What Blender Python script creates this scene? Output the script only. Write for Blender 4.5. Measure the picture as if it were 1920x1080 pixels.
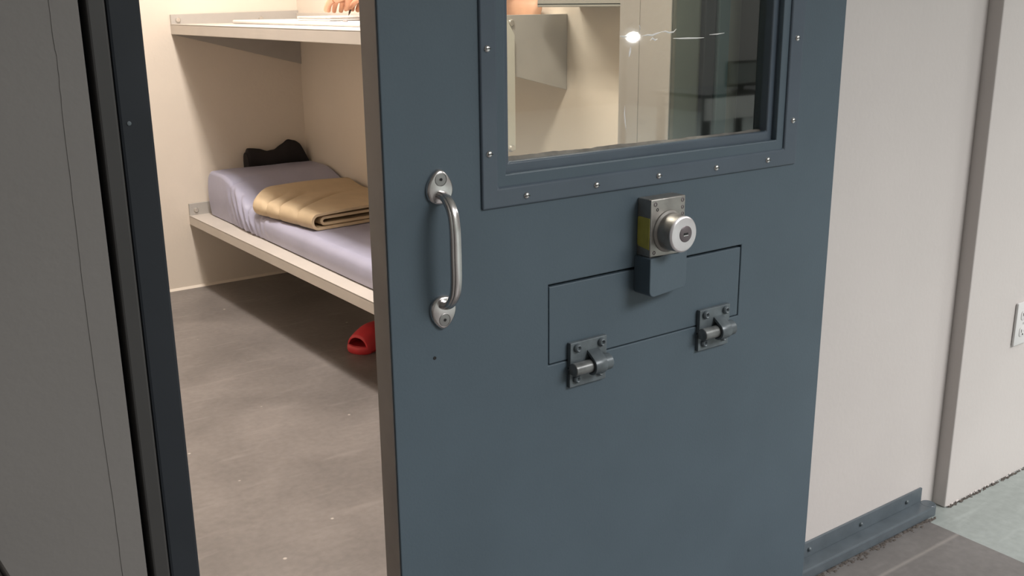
import bpy, bmesh, math, random
from mathutils import Vector, Matrix, noise
random.seed(7)
scn = bpy.context.scene
for o in list(bpy.data.objects):
    bpy.data.objects.remove(o)
COL = scn.collection

# ------------------------------------------------------------------ camera
cam_data = bpy.data.cameras.new('camera')
cam = bpy.data.objects.new('camera', cam_data)
COL.objects.link(cam)
cam_data.sensor_width = 36.0
cam_data.lens = 1895.6 * 36.0 / 1920.0
cam_data.clip_start = 0.02
AX_R = Vector((0.81038698, -0.58581114, -0.0099119))
AX_U = Vector((0.16693066, 0.21464256, 0.96232153))
AX_F = Vector((0.56161116, 0.78150744, -0.27173338))
m = Matrix((AX_R, AX_U, -AX_F)).transposed().to_4x4()
m.translation = Vector((0.0, 0.0, 1.375))
cam.matrix_world = m
scn.camera = cam

# ------------------------------------------------------------------ world, lamps, exposure
scn.view_settings.view_transform = 'Standard'
scn.view_settings.look = 'None'
scn.view_settings.gamma = 1.0
scn.view_settings.exposure = 0.0
world = bpy.data.worlds.new('world')
scn.world = world
world.use_nodes = True
world.node_tree.nodes['Background'].inputs[0].default_value = (0.80, 0.88, 1.0, 1)
world.node_tree.nodes['Background'].inputs[1].default_value = 0.02


def area(name, loc, size, size_y, power, color, target=None):
    d = bpy.data.lights.new(name, 'AREA')
    d.shape = 'RECTANGLE'
    d.size, d.size_y = size, size_y
    d.energy = power
    d.color = color
    o = bpy.data.objects.new(name, d)
    COL.objects.link(o)
    o.location = loc
    if target:
        o.rotation_euler = (Vector(target) - Vector(loc)).to_track_quat('-Z', 'Y').to_euler()
    return o


area('dayroom_skylight', (4.6, -4.6, 5.10), 4.0, 4.0, 810, (1.0, 0.975, 0.965))
area('desk_panel_fill', (5.0, 0.0, 2.74), 1.2, 0.4, 26, (1.0, 0.975, 0.955))  # added fill lamp, brightens the desk panel mirrored in the glass
area('cell_ceiling_light', (1.33, 3.60, 2.58), 0.18, 1.20, 53, (1.0, 0.915, 0.845))
area('cell_front_light', (1.18, 2.0, 2.58), 0.30, 0.30, 28, (1.0, 0.915, 0.845))

# ------------------------------------------------------------------ materials
MATS = {}


def mat(name, color, rough=0.5, metal=0.0, var=0.06, scale=6.0, bump=0.0, bscale=60.0, spec=0.5, coat=0.0):
    mm = bpy.data.materials.new(name)
    mm.use_nodes = True
    nt = mm.node_tree
    b = nt.nodes['Principled BSDF']
    b.inputs['Roughness'].default_value = rough
    b.inputs['Metallic'].default_value = metal
    b.inputs['Specular IOR Level'].default_value = spec
    b.inputs['Coat Weight'].default_value = coat
    tc = nt.nodes.new('ShaderNodeTexCoord')
    n = nt.nodes.new('ShaderNodeTexNoise')
    n.inputs['Scale'].default_value = scale
    n.inputs['Detail'].default_value = 5
    nt.links.new(tc.outputs['Object'], n.inputs['Vector'])
    r = nt.nodes.new('ShaderNodeValToRGB')
    c = Vector(color)
    r.color_ramp.elements[0].position = 0.3
    r.color_ramp.elements[1].position = 0.7
    r.color_ramp.elements[0].color = (*(c * (1 - var)), 1)
    r.color_ramp.elements[1].color = (*(c * (1 + var)), 1)
    nt.links.new(n.outputs['Fac'], r.inputs['Fac'])
    nt.links.new(r.outputs['Color'], b.inputs['Base Color'])
    if bump:
        n2 = nt.nodes.new('ShaderNodeTexNoise')
        n2.inputs['Scale'].default_value = bscale
        n2.inputs['Detail'].default_value = 4
        nt.links.new(tc.outputs['Object'], n2.inputs['Vector'])
        bp = nt.nodes.new('ShaderNodeBump')
        bp.inputs['Strength'].default_value = bump
        bp.inputs['Distance'].default_value = 0.002
        nt.links.new(n2.outputs['Fac'], bp.inputs['Height'])
        nt.links.new(bp.outputs['Normal'], b.inputs['Normal'])
    MATS[name] = mm
    return mm


def floor_mat(name, dark, light, rough, specks=True, seam_y=None):
    mm = mat(name, light, rough, var=0.0, bump=0.25, bscale=35)
    nt = mm.node_tree
    b = nt.nodes['Principled BSDF']
    tc = [n for n in nt.nodes if n.type == 'TEX_COORD'][0]

    def noise_n(sc, det=6, dist=0.0):
        n = nt.nodes.new('ShaderNodeTexNoise')
        n.inputs['Scale'].default_value = sc
        n.inputs['Detail'].default_value = det
        n.inputs['Distortion'].default_value = dist
        nt.links.new(tc.outputs['Object'], n.inputs['Vector'])
        return n

    def ramp(src, p0, p1, c0, c1):
        r = nt.nodes.new('ShaderNodeValToRGB')
        r.color_ramp.elements[0].position = p0
        r.color_ramp.elements[1].position = p1
        r.color_ramp.elements[0].color = (*c0, 1)
        r.color_ramp.elements[1].color = (*c1, 1)
        nt.links.new(src, r.inputs['Fac'])
        return r

    def mix(fac, a, bcol, mode='MIX'):
        x = nt.nodes.new('ShaderNodeMix')
        x.data_type = 'RGBA'
        x.blend_type = mode
        if hasattr(fac, 'links'):
            nt.links.new(fac, x.inputs[0])
        else:
            x.inputs[0].default_value = fac
        nt.links.new(a, x.inputs[6])
        if isinstance(bcol, tuple):
            x.inputs[7].default_value = (*bcol, 1)
        else:
            nt.links.new(bcol, x.inputs[7])
        return x.outputs[2]
    base = ramp(noise_n(2.6, 8, 0.6).outputs['Fac'], 0.35, 0.68, dark, light).outputs['Color']
    fine = ramp(noise_n(46, 3).outputs['Fac'], 0.3, 0.72, (0.86, 0.86, 0.86), (1.1, 1.1, 1.1)).outputs['Color']
    col = mix(0.7, base, fine, 'MULTIPLY')
    # long scuffs
    mp = nt.nodes.new('ShaderNodeMapping')
    mp.inputs['Scale'].default_value = (3.0, 16.0, 1.0)
    mp.inputs['Rotation'].default_value = (0, 0, 0.5)
    nt.links.new(tc.outputs['Object'], mp.inputs['Vector'])
    sc = nt.nodes.new('ShaderNodeTexNoise')
    sc.inputs['Scale'].default_value = 1.3
    sc.inputs['Detail'].default_value = 6
    nt.links.new(mp.outputs['Vector'], sc.inputs['Vector'])
    sm = ramp(sc.outputs['Fac'], 0.58, 0.76, (0, 0, 0), (0.5, 0.5, 0.5)).outputs['Color']
    col = mix(sm, col, tuple(min(1, v * 1.3) for v in light))
    if specks:
        v = nt.nodes.new('ShaderNodeTexVoronoi')
        v.inputs['Scale'].default_value = 7.5
        nt.links.new(tc.outputs['Object'], v.inputs['Vector'])
        sp = ramp(v.outputs['Distance'], 0.028, 0.05, (0.75, 0.75, 0.75), (0, 0, 0)).outputs['Color']
        col = mix(sp, col, (0.62, 0.57, 0.52))
    if seam_y is not None:
        sx = nt.nodes.new('ShaderNodeSeparateXYZ')
        nt.links.new(tc.outputs['Object'], sx.inputs[0])
        ad = nt.nodes.new('ShaderNodeMath')
        ad.operation = 'SUBTRACT'
        nt.links.new(sx.outputs['Y'], ad.inputs[0])
        ad.inputs[1].default_value = seam_y
        ab = nt.nodes.new('ShaderNodeMath')
        ab.operation = 'ABSOLUTE'
        nt.links.new(ad.outputs[0], ab.inputs[0])
        ln = ramp(ab.outputs[0], 0.002, 0.006, (0.3, 0.3, 0.3), (0, 0, 0)).outputs['Color']
        col = mix(ln, col, (0.5, 0.46, 0.42))
    nt.links.new(col, b.inputs['Base Color'])
    return mm


M_WALL = mat('cream_wall_paint', (0.645, 0.605, 0.585), 0.55, var=0.025, scale=3, bump=0.25, bscale=70)
M_CELLWALL = mat('cell_wall_paint', (0.76, 0.685, 0.59), 0.55, var=0.03, scale=3, bump=0.25, bscale=70)
M_GREYWALL = mat('dimmed_grey_wall_paint', (0.215, 0.204, 0.194), 0.6, var=0.03, scale=3, bump=0.2, bscale=70)  # grey paint, darkened further in place of light falling off leftwards
M_CEIL = mat('ceiling_paint', (0.7, 0.69, 0.66), 0.8)
M_DOOR = mat('slate_blue_enamel', (0.092, 0.127, 0.156), 0.42, var=0.05, scale=5, bump=0.10, bscale=220, spec=0.32)
M_TRIM = mat('slate_blue_steel_trim', (0.092, 0.119, 0.151), 0.25, var=0.05, scale=9, bump=0.08, bscale=200, spec=0.4)
M_FRAME = mat('navy_frame_enamel', (0.030, 0.035, 0.042), 0.45, var=0.08, scale=7, spec=0.25)
M_FRAMEGREY = mat('dark_grey_frame_steel', (0.052, 0.051, 0.050), 0.5, var=0.06, scale=8)
M_EDGE = mat('taupe_door_edge', (0.31, 0.295, 0.285), 0.5, var=0.08, scale=12, bump=0.1)
M_STEEL = mat('brushed_stainless', (0.68, 0.655, 0.65), 0.24, 1.0, var=0.07, scale=30)
M_CHROME = mat('bright_screw_steel', (0.80, 0.80, 0.80), 0.18, 1.0, var=0.04)
M_LOCK = mat('worn_lock_casting', (0.36, 0.345, 0.325), 0.42, 0.8, var=0.16, scale=45, bump=0.15, bscale=120)
M_LOCKFACE = mat('polished_lock_face', (0.80, 0.77, 0.79), 0.34, 0.75, var=0.05, scale=40)
M_LOCKCORE = mat('lock_core_metal', (0.17, 0.145, 0.155), 0.4, 0.5)
M_BLACK = mat('black_void', (0.008, 0.008, 0.009), 0.6)
M_YELLOW = mat('yellow_tape', (0.46, 0.42, 0.085), 0.5, var=0.12, scale=40)
M_HINGE = mat('worn_painted_hinge', (0.125, 0.15, 0.165), 0.34, 0.15, var=0.22, scale=40, bump=0.15, bscale=90)
M_HINGEBARE = mat('worn_hinge_barrel', (0.20, 0.21, 0.21), 0.32, 0.35, var=0.28, scale=45)
M_BUNK = mat('pale_bunk_enamel', (0.60, 0.555, 0.50), 0.42, var=0.04, scale=6)
M_BUNKPLATE = mat('grey_bunk_plate', (0.46, 0.44, 0.41), 0.5, var=0.05, scale=8)
M_BOLT = mat('bolt_head', (0.62, 0.60, 0.56), 0.32, 0.7)
M_MATTRESS = mat('lilac_grey_vinyl', (0.385, 0.385, 0.50), 0.42, var=0.05, scale=7, bump=0.3, bscale=26)
M_BLANKET = mat('tan_blanket', (0.60, 0.465, 0.30), 0.85, var=0.06, scale=9, bump=0.35, bscale=240)
M_BLACKCLOTH = mat('black_cloth', (0.014, 0.012, 0.013), 0.9, var=0.2, scale=12)
M_RED = mat('red_rubber', (0.72, 0.05, 0.06), 0.42, var=0.08, scale=20)
M_REDDARK = mat('red_rubber_footbed', (0.42, 0.012, 0.02), 0.55, var=0.1, scale=30)
M_WHITECLOTH = mat('white_cloth', (0.80, 0.77, 0.74), 0.9, var=0.02)
M_PAPER = mat('white_paper', (0.82, 0.80, 0.77), 0.8, var=0.01)
M_SKIN = mat('skin', (0.66, 0.37, 0.235), 0.5, var=0.06, scale=25)
M_HAIR = mat('dark_hair', (0.03, 0.02, 0.014), 0.6)
M_SHIRT = mat('grey_shirt', (0.28, 0.27, 0.27), 0.9)
M_TROUSERS = mat('tan_trousers', (0.42, 0.27, 0.16), 0.9)
M_PEN = mat('dark_pen_plastic', (0.05, 0.035, 0.03), 0.35)
M_PENCIL = mat('grey_pencil', (0.30, 0.28, 0.27), 0.5)
M_OUTLET = mat('white_outlet_plastic', (0.74, 0.735, 0.73), 0.35, var=0.01)
M_CABINET = mat('steel_shelf_enamel', (0.30, 0.29, 0.26), 0.5)
M_DESK = mat('white_laminate', (0.82, 0.82, 0.80), 0.5)
M_DESKDARK = mat('dark_desk_base', (0.03, 0.03, 0.03), 0.6)
M_BIN = mat('black_bin_plastic', (0.022, 0.02, 0.018), 0.5)
M_BEAD = mat('grey_glazing_sealant', (0.15, 0.14, 0.125), 0.5, var=0.35, scale=30, bump=0.4, bscale=40)
M_SCRATCH = mat('scratched_plastic', (0.92, 0.92, 0.91), 0.7)
M_FLOOR_CELL = floor_mat('cell_floor_concrete', (0.165, 0.149, 0.140), (0.235, 0.212, 0.199), 0.42)
M_FLOOR_DARK = floor_mat('dark_grey_floor_paint', (0.155, 0.145, 0.14), (0.20, 0.188, 0.182), 0.42, seam_y=1.268)
M_FLOOR_GREEN = floor_mat('pale_green_floor_paint', (0.325, 0.36, 0.345), (0.375, 0.415, 0.40), 0.4, specks=False)
M_LAMP = bpy.data.materials.new('lamp_glow')
M_LAMP.use_nodes = True
_b = M_LAMP.node_tree.nodes['Principled BSDF']
_b.inputs['Base Color'].default_value = (1, 1, 1, 1)
_b.inputs['Emission Color'].default_value = (1, 0.98, 0.97, 1)
_b.inputs['Emission Strength'].default_value = 45.0


def glass_mat(name, gain, tint):
    """glazing: lets light and view through, mirrors by its Fresnel reflectance"""
    mm = bpy.data.materials.new(name)
    mm.use_nodes = True
    nt = mm.node_tree
    nt.nodes.clear()
    out = nt.nodes.new('ShaderNodeOutputMaterial')
    tr = nt.nodes.new('ShaderNodeBsdfTransparent')
    tr.inputs[0].default_value = (*tint, 1)
    if gain:
        gl = nt.nodes.new('ShaderNodeBsdfGlossy')
        gl.inputs['Roughness'].default_value = 0.03
        gl.inputs['Color'].default_value = (0.95, 1.0, 1.0, 1)
        fr = nt.nodes.new('ShaderNodeFresnel')
        fr.inputs[0].default_value = 1.59
        mu = nt.nodes.new('ShaderNodeMath')
        mu.operation = 'MULTIPLY'
        mu.use_clamp = True
        mu.inputs[1].default_value = gain
        nt.links.new(fr.outputs[0], mu.inputs[0])
        mx = nt.nodes.new('ShaderNodeMixShader')
        nt.links.new(mu.outputs[0], mx.inputs[0])
        nt.links.new(tr.outputs[0], mx.inputs[1])
        nt.links.new(gl.outputs[0], mx.inputs[2])
        nt.links.new(mx.outputs[0], out.inputs[0])
    else:
        nt.links.new(tr.outputs[0], out.inputs[0])
    return mm


M_GLASS = glass_mat('polycarbonate_face', 2.0, (0.90, 0.91, 0.86))
M_GLASSBACK = glass_mat('polycarbonate_body', 0, (0.97, 0.98, 0.95))

# ------------------------------------------------------------------ mesh helpers


class MB:
    def __init__(self):
        self.bm = bmesh.new()

    def box(self, x0, x1, y0, y1, z0, z1, bev=0.0, seg=2, mi=0):
        t = bmesh.new()
        bmesh.ops.create_cube(t, size=1.0)
        for v in t.verts:
            v.co = Vector((x0 + (v.co.x + .5) * (x1 - x0), y0 + (v.co.y + .5) * (y1 - y0), z0 + (v.co.z + .5) * (z1 - z0)))
        if bev:
            bmesh.ops.bevel(t, geom=list(t.edges), offset=bev, segments=seg, affect='EDGES', profile=0.5)
        for f in t.faces:
            f.material_index = mi
        self.add(t)
        return self

    def add(self, t, mtx=None):
        if mtx:
            bmesh.ops.transform(t, matrix=mtx, verts=t.verts)
        me = bpy.data.meshes.new('tmp')
        t.to_mesh(me)
        t.free()
        self.bm.from_mesh(me)
        bpy.data.meshes.remove(me)

    def lathe(self, origin, axis, prof, seg=32, cap=True):
        """prof: list of (distance along axis, radius)"""
        a = Vector(axis).normalized()
        u = a.orthogonal().normalized()
        w = a.cross(u)
        O = Vector(origin)
        rings = []
        for d, r in prof:
            if r < 1e-6:
                rings.append([self.bm.verts.new(O + a * d)])
            else:
                rings.append([self.bm.verts.new(O + a * d + (u * math.cos(k * 2 * math.pi / seg) + w * math.sin(k * 2 * math.pi / seg)) * r) for k in range(seg)])
        for A, B in zip(rings, rings[1:]):
            for k in range(seg):
                k2 = (k + 1) % seg
                if len(A) == 1 and len(B) == 1:
                    continue
                if len(A) == 1:
                    self.bm.faces.new((A[0], B[k2], B[k]))
                elif len(B) == 1:
                    self.bm.faces.new((A[k], A[k2], B[0]))
                else:
                    self.bm.faces.new((A[k], A[k2], B[k2], B[k]))
        if cap:
            for R_, fl in ((rings[0], True), (rings[-1], False)):
                if len(R_) > 1:
                    self.bm.faces.new(R_[::-1] if fl else R_)
        return self

    def prism(self, pts, origin, ux, uy, un, depth, bev=0.0):
        """polygon pts in (ux,uy) extruded by depth along un"""
        t = bmesh.new()
        O, ux, uy, un = Vector(origin), Vector(ux), Vector(uy), Vector(un)
        A = [t.verts.new(O + ux * a + uy * b) for a, b in pts]
        B = [t.verts.new(O + ux * a + uy * b + un * depth) for a, b in pts]
        t.faces.new(A)
        t.faces.new(B[::-1])
        n = len(pts)
        for k in range(n):
            t.faces.new((A[k], B[k], B[(k + 1) % n], A[(k + 1) % n]))
        bmesh.ops.recalc_face_normals(t, faces=t.faces)
        if bev:
            es = [e for e in t.edges if len(e.link_faces) == 2 and e.calc_face_angle(0) > 0.6]
            bmesh.ops.bevel(t, geom=es, offset=bev, segments=2, affect='EDGES', profile=0.5)
        self.add(t)
        return self

    def tube(self, path, section, seg_up=(1, 0, 0), cap=True):
        """sweep: path points, section(i) -> list of (a,b) offsets in (side, normal) frame; side fixed by seg_up"""
        P = [Vector(p) for p in path]
        rings = []
        S = Vector(seg_up).normalized()
        for i, p in enumerate(P):
            T = (P[min(i + 1, len(P) - 1)] - P[max(i - 1, 0)]).normalized()
            s = (S - T * S.dot(T)).normalized()
            n = T.cross(s)
            rings.append([self.bm.verts.new(p + s * a + n * b) for a, b in section(i)])
        k = len(rings[0])
        for A, B in zip(rings, rings[1:]):
            for j in range(k):
                self.bm.faces.new((A[j], A[(j + 1) % k], B[(j + 1) % k], B[j]))
        if cap:
            self.bm.faces.new(rings[0][::-1])
            self.bm.faces.new(rings[-1])
        return self

    def build(self, name, material, parent=None, smooth=None, subsurf=0):
        bmesh.ops.recalc_face_normals(self.bm, faces=self.bm.faces)
        me = bpy.data.meshes.new(name)
        self.bm.to_mesh(me)
        self.bm.free()
        ms = material if isinstance(material, (list, tuple)) else [material]
        for x in ms:
            me.materials.append(x)
        o = bpy.data.objects.new(name, me)
        COL.objects.link(o)
        if smooth is not None:
            me.polygons.foreach_set('use_smooth', [True] * len(me.polygons))
            if smooth < 180:
                me.set_sharp_from_angle(angle=math.radians(smooth))
        if subsurf:
            md = o.modifiers.new('subdivision', 'SUBSURF')
            md.levels = md.render_levels = subsurf
        if parent is not None:
            put_under(o, parent)
        return o


def put_under(o, parent):
    o.parent = parent
    # parts of a part already sit in world coordinates; only the root empties are moved
    w = Matrix.Translation(parent.location) if parent.parent is None else Matrix.Identity(4)
    o.matrix_parent_inverse = w.inverted()


def tag(o, label, cat, group=None, kind=None):
    o['label'] = label
    o['category'] = cat
    if group:
        o['group'] = group
    if kind:
        o['kind'] = kind
    return o


def empty(name, loc):
    o = bpy.data.objects.new(name, None)
    o.empty_display_size = 0.05
    COL.objects.link(o)
    o.location = loc
    return o


def ellipse(a, b, n=14):
    return [(a * math.cos(2 * math.pi * k / n), b * math.sin(2 * math.pi * k / n)) for k in range(n)]


def rrect(w, h, r, n=5):
    """rounded rectangle centred on 0"""
    out = []
    for cx, cy, a0 in ((w / 2 - r, h / 2 - r, 0), (-w / 2 + r, h / 2 - r, 90), (-w / 2 + r, -h / 2 + r, 180), (w / 2 - r, -h / 2 + r, 270)):
        for k in range(n + 1):
            a = math.radians(a0 + 90 * k / n)
            out.append((cx + r * math.cos(a), cy + r * math.sin(a)))
    return out


def dup_part(o, parent, delta):
    """copy a part (and its children) shifted by delta under the given parent"""
    c = o.copy()
    COL.objects.link(c)
    c.parent = parent
    c.location = Vector(o.location) + Vector(delta)
    for ch in o.children:
        d = ch.copy()
        COL.objects.link(d)
        d.parent = c
    return c


# ------------------------------------------------------------------ setting: floors, walls, ceilings
FLOOR_T = -0.12
o = MB().box(-0.45, 2.40, 1.40, 5.10, FLOOR_T, 0).build('floor', M_FLOOR_CELL)
tag(o, 'brown grey scuffed concrete floor inside the cell', 'floor', kind='structure')
o = MB().box(-2.0, 2.366, -8.2, 1.40, FLOOR_T, 0).build('floor', M_FLOOR_DARK)
tag(o, 'dark grey painted floor strip in front of the cell door track', 'floor', kind='structure')
o = MB().box(2.366, 9.6, -8.2, 1.60, FLOOR_T, 0).build('floor', M_FLOOR_GREEN)
tag(o, 'pale green painted corridor floor at lower right', 'floor', kind='structure')

o = MB().box(-0.45, 2.40, 4.953, 5.10, 0, 2.62).build('wall_back', M_CELLWALL)
tag(o, 'cream back wall of the cell behind the head of the bunks', 'wall', kind='structure')
o = MB().box(2.234, 2.40, 1.553, 4.953, 0, 2.62).build('wall_right', M_CELLWALL)
tag(o, 'cream cell wall carrying the long side of the bunks', 'wall', kind='structure')
o = MB().box(-0.45, -0.30, 1.553, 4.953, 0, 2.62).build('wall_left', M_CELLWALL)
tag(o, 'cream cell wall opposite the bunks', 'wall', kind='structure')
o = MB().box(-0.45, 2.40, 1.553, 5.10, 2.62, 2.74).build('ceiling', M_CEIL)
tag(o, 'pale ceiling of the cell', 'ceiling', kind='structure')
o = MB().box(-2.0, 9.6, -0.75, 1.60, 2.78, 3.0).build('ceiling', M_CEIL)  # unseen overhang, added to keep light off the upper door and walls
tag(o, 'pale unseen overhang added to shade the upper cell fronts', 'ceiling', kind='structure')
o = MB().box(-2.0, 9.6, -8.2, 1.60, 5.2, 5.35).build('ceiling', M_CEIL)
tag(o, 'high pale ceiling of the dayroom', 'ceiling', kind='structure')
o = MB().box(-2.0, 9.6, 1.45, 1.60, 3.0, 5.2).build('wall_upper', M_WALL)
tag(o, 'cream wall above the added overhang', 'wall', kind='structure')

# corridor front wall, left of the opening, with a raised paint seam
w = MB().box(-2.0, 0.3095, 1.299, 1.553, 0, 2.78)
seam = [(0.2795, 1.60), (0.2795, 1.40), (0.2790, 1.335), (0.2802, 1.318), (0.2785, 1.25), (0.2770, 1.10), (0.2763, 1.02), (0.2768, 0.90), (0.2790, 0.72), (0.2790, 0.60), (0.279, 0.2)]
path = []
for (xa, za), (xb, zb) in zip(seam, seam[1:]):
    for k in range(6):
        t = k / 6
        path.append((xa + (xb - xa) * t + random.uniform(-.0004, .0004), 1.2988, za + (zb - za) * t))
w.tube(path, lambda i: [(-0.0015, 0.0006), (0, -0.0006 - 0.0006 * ((i * 7) % 3 == 0)), (0.0015, 0.0006)], (1, 0, 0))
o = w.build('wall_front', M_GREYWALL)
tag(o, 'grey corridor wall left of the dark door frame with a thin vertical seam', 'wall', kind='structure')

# corridor front wall right of the opening: cell pier with seam in the jamb
w = MB()
w.box(1.386, 2.474, 1.41, 1.494, 0, 2.78)
w.box(1.387, 2.474, 1.494, 1.4965, 0, 2.78)
w.box(1.386, 2.474, 1.4965, 1.553, 0, 2.78)
o = w.build('wall_front', M_WALL)
tag(o, 'cream corridor wall behind the sliding door, above the floor track', 'wall', kind='structure')
w = MB().box(0.30, 1.40, 1.36, 1.553, 2.15, 2.78)
o = w.build('wall_front', M_WALL)
tag(o, 'cream wall over the cell opening', 'wall', kind='structure')

# stepped wall at the right with a crumbly painted lower edge
w = MB()
w.box(2.470, 9.6, 1.371, 1.60, 0.0, 2.78, bev=0.004)
for k in range(120):
    x = 2.475 + k * 0.0125 + random.uniform(-.006, .006)
    s = random.uniform(0.001, 0.0045)
    t = bmesh.new()
    bmesh.ops.create_icosphere(t, subdivisions=1, radius=s)
    w.add(t, Matrix.Translation((x, 1.370, random.uniform(0, 0.006))) @ Matrix.Diagonal((1.6, 0.6, 0.9, 1)))
o = w.build('wall_side', M_WALL)
tag(o, 'cream wall stepping forward at right, with the white outlet on it', 'wall', kind='structure')
# rounded inner corner between the two wall planes
prof = [(0, 0)] + [(-0.085 + 0.085 * math.sin(a * math.pi / 16), -0.02 + 0.02 * math.cos(a * math.pi / 16)) for a in range(0, 9)]

o = MB().box(-2.0, 9.6, -8.2, -8.05, 0, 5.2).build('wall_opposite', mat('dayroom_wall', (0.27, 0.29, 0.27), 0.7))
tag(o, 'dim grey green wall across the corridor, seen reflected in the door glass', 'wall', kind='structure')
o = MB().box(9.6, 9.75, -8.2, 1.60, 0, 5.2).build('wall_end', M_GREYWALL)
tag(o, 'wall closing the right end of the corridor', 'wall', kind='structure')
o = MB().box(-2.15, -2.0, -8.2, 1.553, 0, 5.2).build('wall_end', M_GREYWALL)
tag(o, 'wall closing the left end of the corridor', 'wall', kind='structure')

# caulk line along the foot of the cell back wall
w = MB()
w.prism([(0, 0), (0.012, 0), (0.006, 0.006), (0, 0.011)], (-0.30, 4.953, 0.0), (0, -1, 0), (0, 0, 1), (1, 0, 0), 2.53)
o = w.build('trim_1', M_CELLWALL)
tag(o, 'thin cream caulk line along the foot of the cell back wall', 'trim', kind='structure')

# ------------------------------------------------------------------ left door frame (receiving channel)
fr = MB()
fr.box(0.3500, 0.392, 1.334, 1.553, 0, 2.15, bev=0.004)
fo = fr.build('trim_2', M_FRAME)
tag(fo, 'dark navy steel door frame channel at the left side of the cell opening', 'door frame', kind='structure')
c = MB().box(0.3185, 0.3405, 1.300, 1.362, 0, 2.15, bev=0.003).build('channel_leg', M_FRAMEGREY, fo)
c['label'] = 'dark grey outer leg of the frame channel'
MB().box(0.3090, 0.3505, 1.350, 1.40, 0, 2.15).build('channel_web', M_FRAME, fo)
MB().lathe((0.362, 1.334, 1.232), (0, -1, 0), [(-0.002, 0.003), (0.001, 0.0028), (0.0016, 0.0)], 12).build('rivet', M_HINGE, fo, smooth=40)

# right jamb cover plate behind the door, colours lifted to imitate reflections in the glass
fr = MB()
fr.box(1.388, 1.74, 1.398, 1.4105, 0.07, 2.15, bev=0.002)
fo = fr.build('trim_3', mat('jamb_steel_with_reflection', (0.115, 0.128, 0.112), 0.45), smooth=30)
tag(fo, 'dark steel jamb cover with painted-in reflection strips behind the door glass', 'door frame', kind='structure')
MB().box(1.452, 1.482, 1.386, 1.399, 0.07, 2.15, bev=0.003).build('cover_rib', M_FRAME, fo)
MB().box(1.5175, 1.556, 1.390, 1.399, 0.07, 2.15, bev=0.003).build('cover_rib', mat('pale_rib_reflection', (0.16, 0.175, 0.155), 0.4), fo)
MB().box(1.486, 1.517, 1.382, 1.399, 0.07, 2.15, bev=0.003).build('cover_rib', mat('teal_rib_reflection', (0.070, 0.122, 0.138), 0.4), fo)

# ------------------------------------------------------------------ floor guide track
tr = MB()
tr.box(0.40, 2.402, 1.4035, 1.4105, 0.020, 0.070, bev=0.0015)
tr.box(0.40, 2.404, 1.362, 1.406, 0.0, 0.030, bev=0.004)
tr.lathe((2.404, 1.384, 0.0), (0, 0, 1), [(0.0, 0.0218), (0.0275, 0.0218), (0.0304, 0.019), (0.0304, 0.0)], 24)
to = tr.build('trim_4', mat('blue_grey_track_enamel', (0.105, 0.128, 0.147), 0.28, var=0.12, scale=18, bump=0.15, bscale=90))
tag(to, 'blue grey steel floor guide track running along the wall foot beside the door', 'door track', kind='structure')
for x, z in ((1.917, 0.050), (2.127, 0.050), (2.330, 0.050)):
    MB().lathe((x, 1.4035, z), (0, -1, 0), [(0, 0.0062), (0.003, 0.0058), (0.0055, 0.0035), (0.006, 0)], 16).build('screw', M_HINGE, to, smooth=40)
# dirt packed against the track
w = MB()
for k in range(260):
    x = random.uniform(1.75, 2.40)
    s = random.uniform(0.001, 0.0045)
    t = bmesh.new()
    bmesh.ops.create_icosphere(t, subdivisions=1, radius=s)
    w.add(t, Matrix.Translation((x, 1.362 - abs(random.gauss(0, 0.008)), s * 0.15)) @ Matrix.Diagonal((1.8, 1.0, 0.35, 1)))
for k in range(160):
    x = 2.475 + abs(random.gauss(0, 0.3))
    s = random.uniform(0.001, 0.004)
    t = bmesh.new()
    bmesh.ops.create_icosphere(t, subdivisions=1, radius=s)
    w.add(t, Matrix.Translation((x, 1.3690 - abs(random.gauss(0, 0.003)), s * 0.3)) @ Matrix.Diagonal((1.8, 0.8, 0.7, 1)))
o = w.build('floor_dirt', mat('dirt_crumbs', (0.10, 0.085, 0.075), 0.95, var=0.3, scale=60))
tag(o, 'dark crumbs of dirt along the foot of the door track and the wall beside it', 'dirt', kind='stuff')

# ------------------------------------------------------------------ the sliding door
DX0, DX1, DY0, DY1, DZ0, DZ1 = 0.706, 1.760, 1.300, 1.351, 0.036, 2.12
WX0, WX1, WZ0, WZ1 = 0.925, 1.572, 1.112, 1.95      # window cut-out
FX0, FX1, FZ0, FZ1 = 1.010, 1.488, 0.770, 0.915     # food hatch cut-out


def slab(mb, xs, zs, holes, y0, y1):
    """panel made of grid cells with rectangular holes"""
    bm = mb.bm
    xs, zs = sorted(xs), sorted(zs)
    solid = {}
    for i in range(len(xs) - 1):
        for j in range(len(zs) - 1):
            cx, cz = (xs[i] + xs[i + 1]) / 2, (zs[j] + zs[j + 1]) / 2
            solid[i, j] = not any(a < cx < b and c < cz < d for a, b, c, d in holes)
    V = {}

    def v(i, j, k):
        if (i, j, k) not in V:
            V[i, j, k] = bm.verts.new((xs[i], (y0, y1)[k], zs[j]))
        return V[i, j, k]
    for (i, j), s_ in solid.items():
        if not s_:
            continue
        bm.faces.new((v(i, j, 0), v(i + 1, j, 0), v(i + 1, j + 1, 0), v(i, j + 1, 0)))
        bm.faces.new((v(i, j, 1), v(i, j + 1, 1), v(i + 1, j + 1, 1), v(i + 1, j, 1)))
        for di, dj, a, b in ((-1, 0, (i, j), (i, j + 1)), (1, 0, (i + 1, j), (i + 1, j + 1)), (0, -1, (i, j), (i + 1, j)), (0, 1, (i, j + 1), (i + 1, j + 1))):
            if not solid.get((i + di, j + dj), False):
                bm.faces.new((v(*a, 0), v(*a, 1), v(*b, 1), v(*b, 0)))


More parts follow.
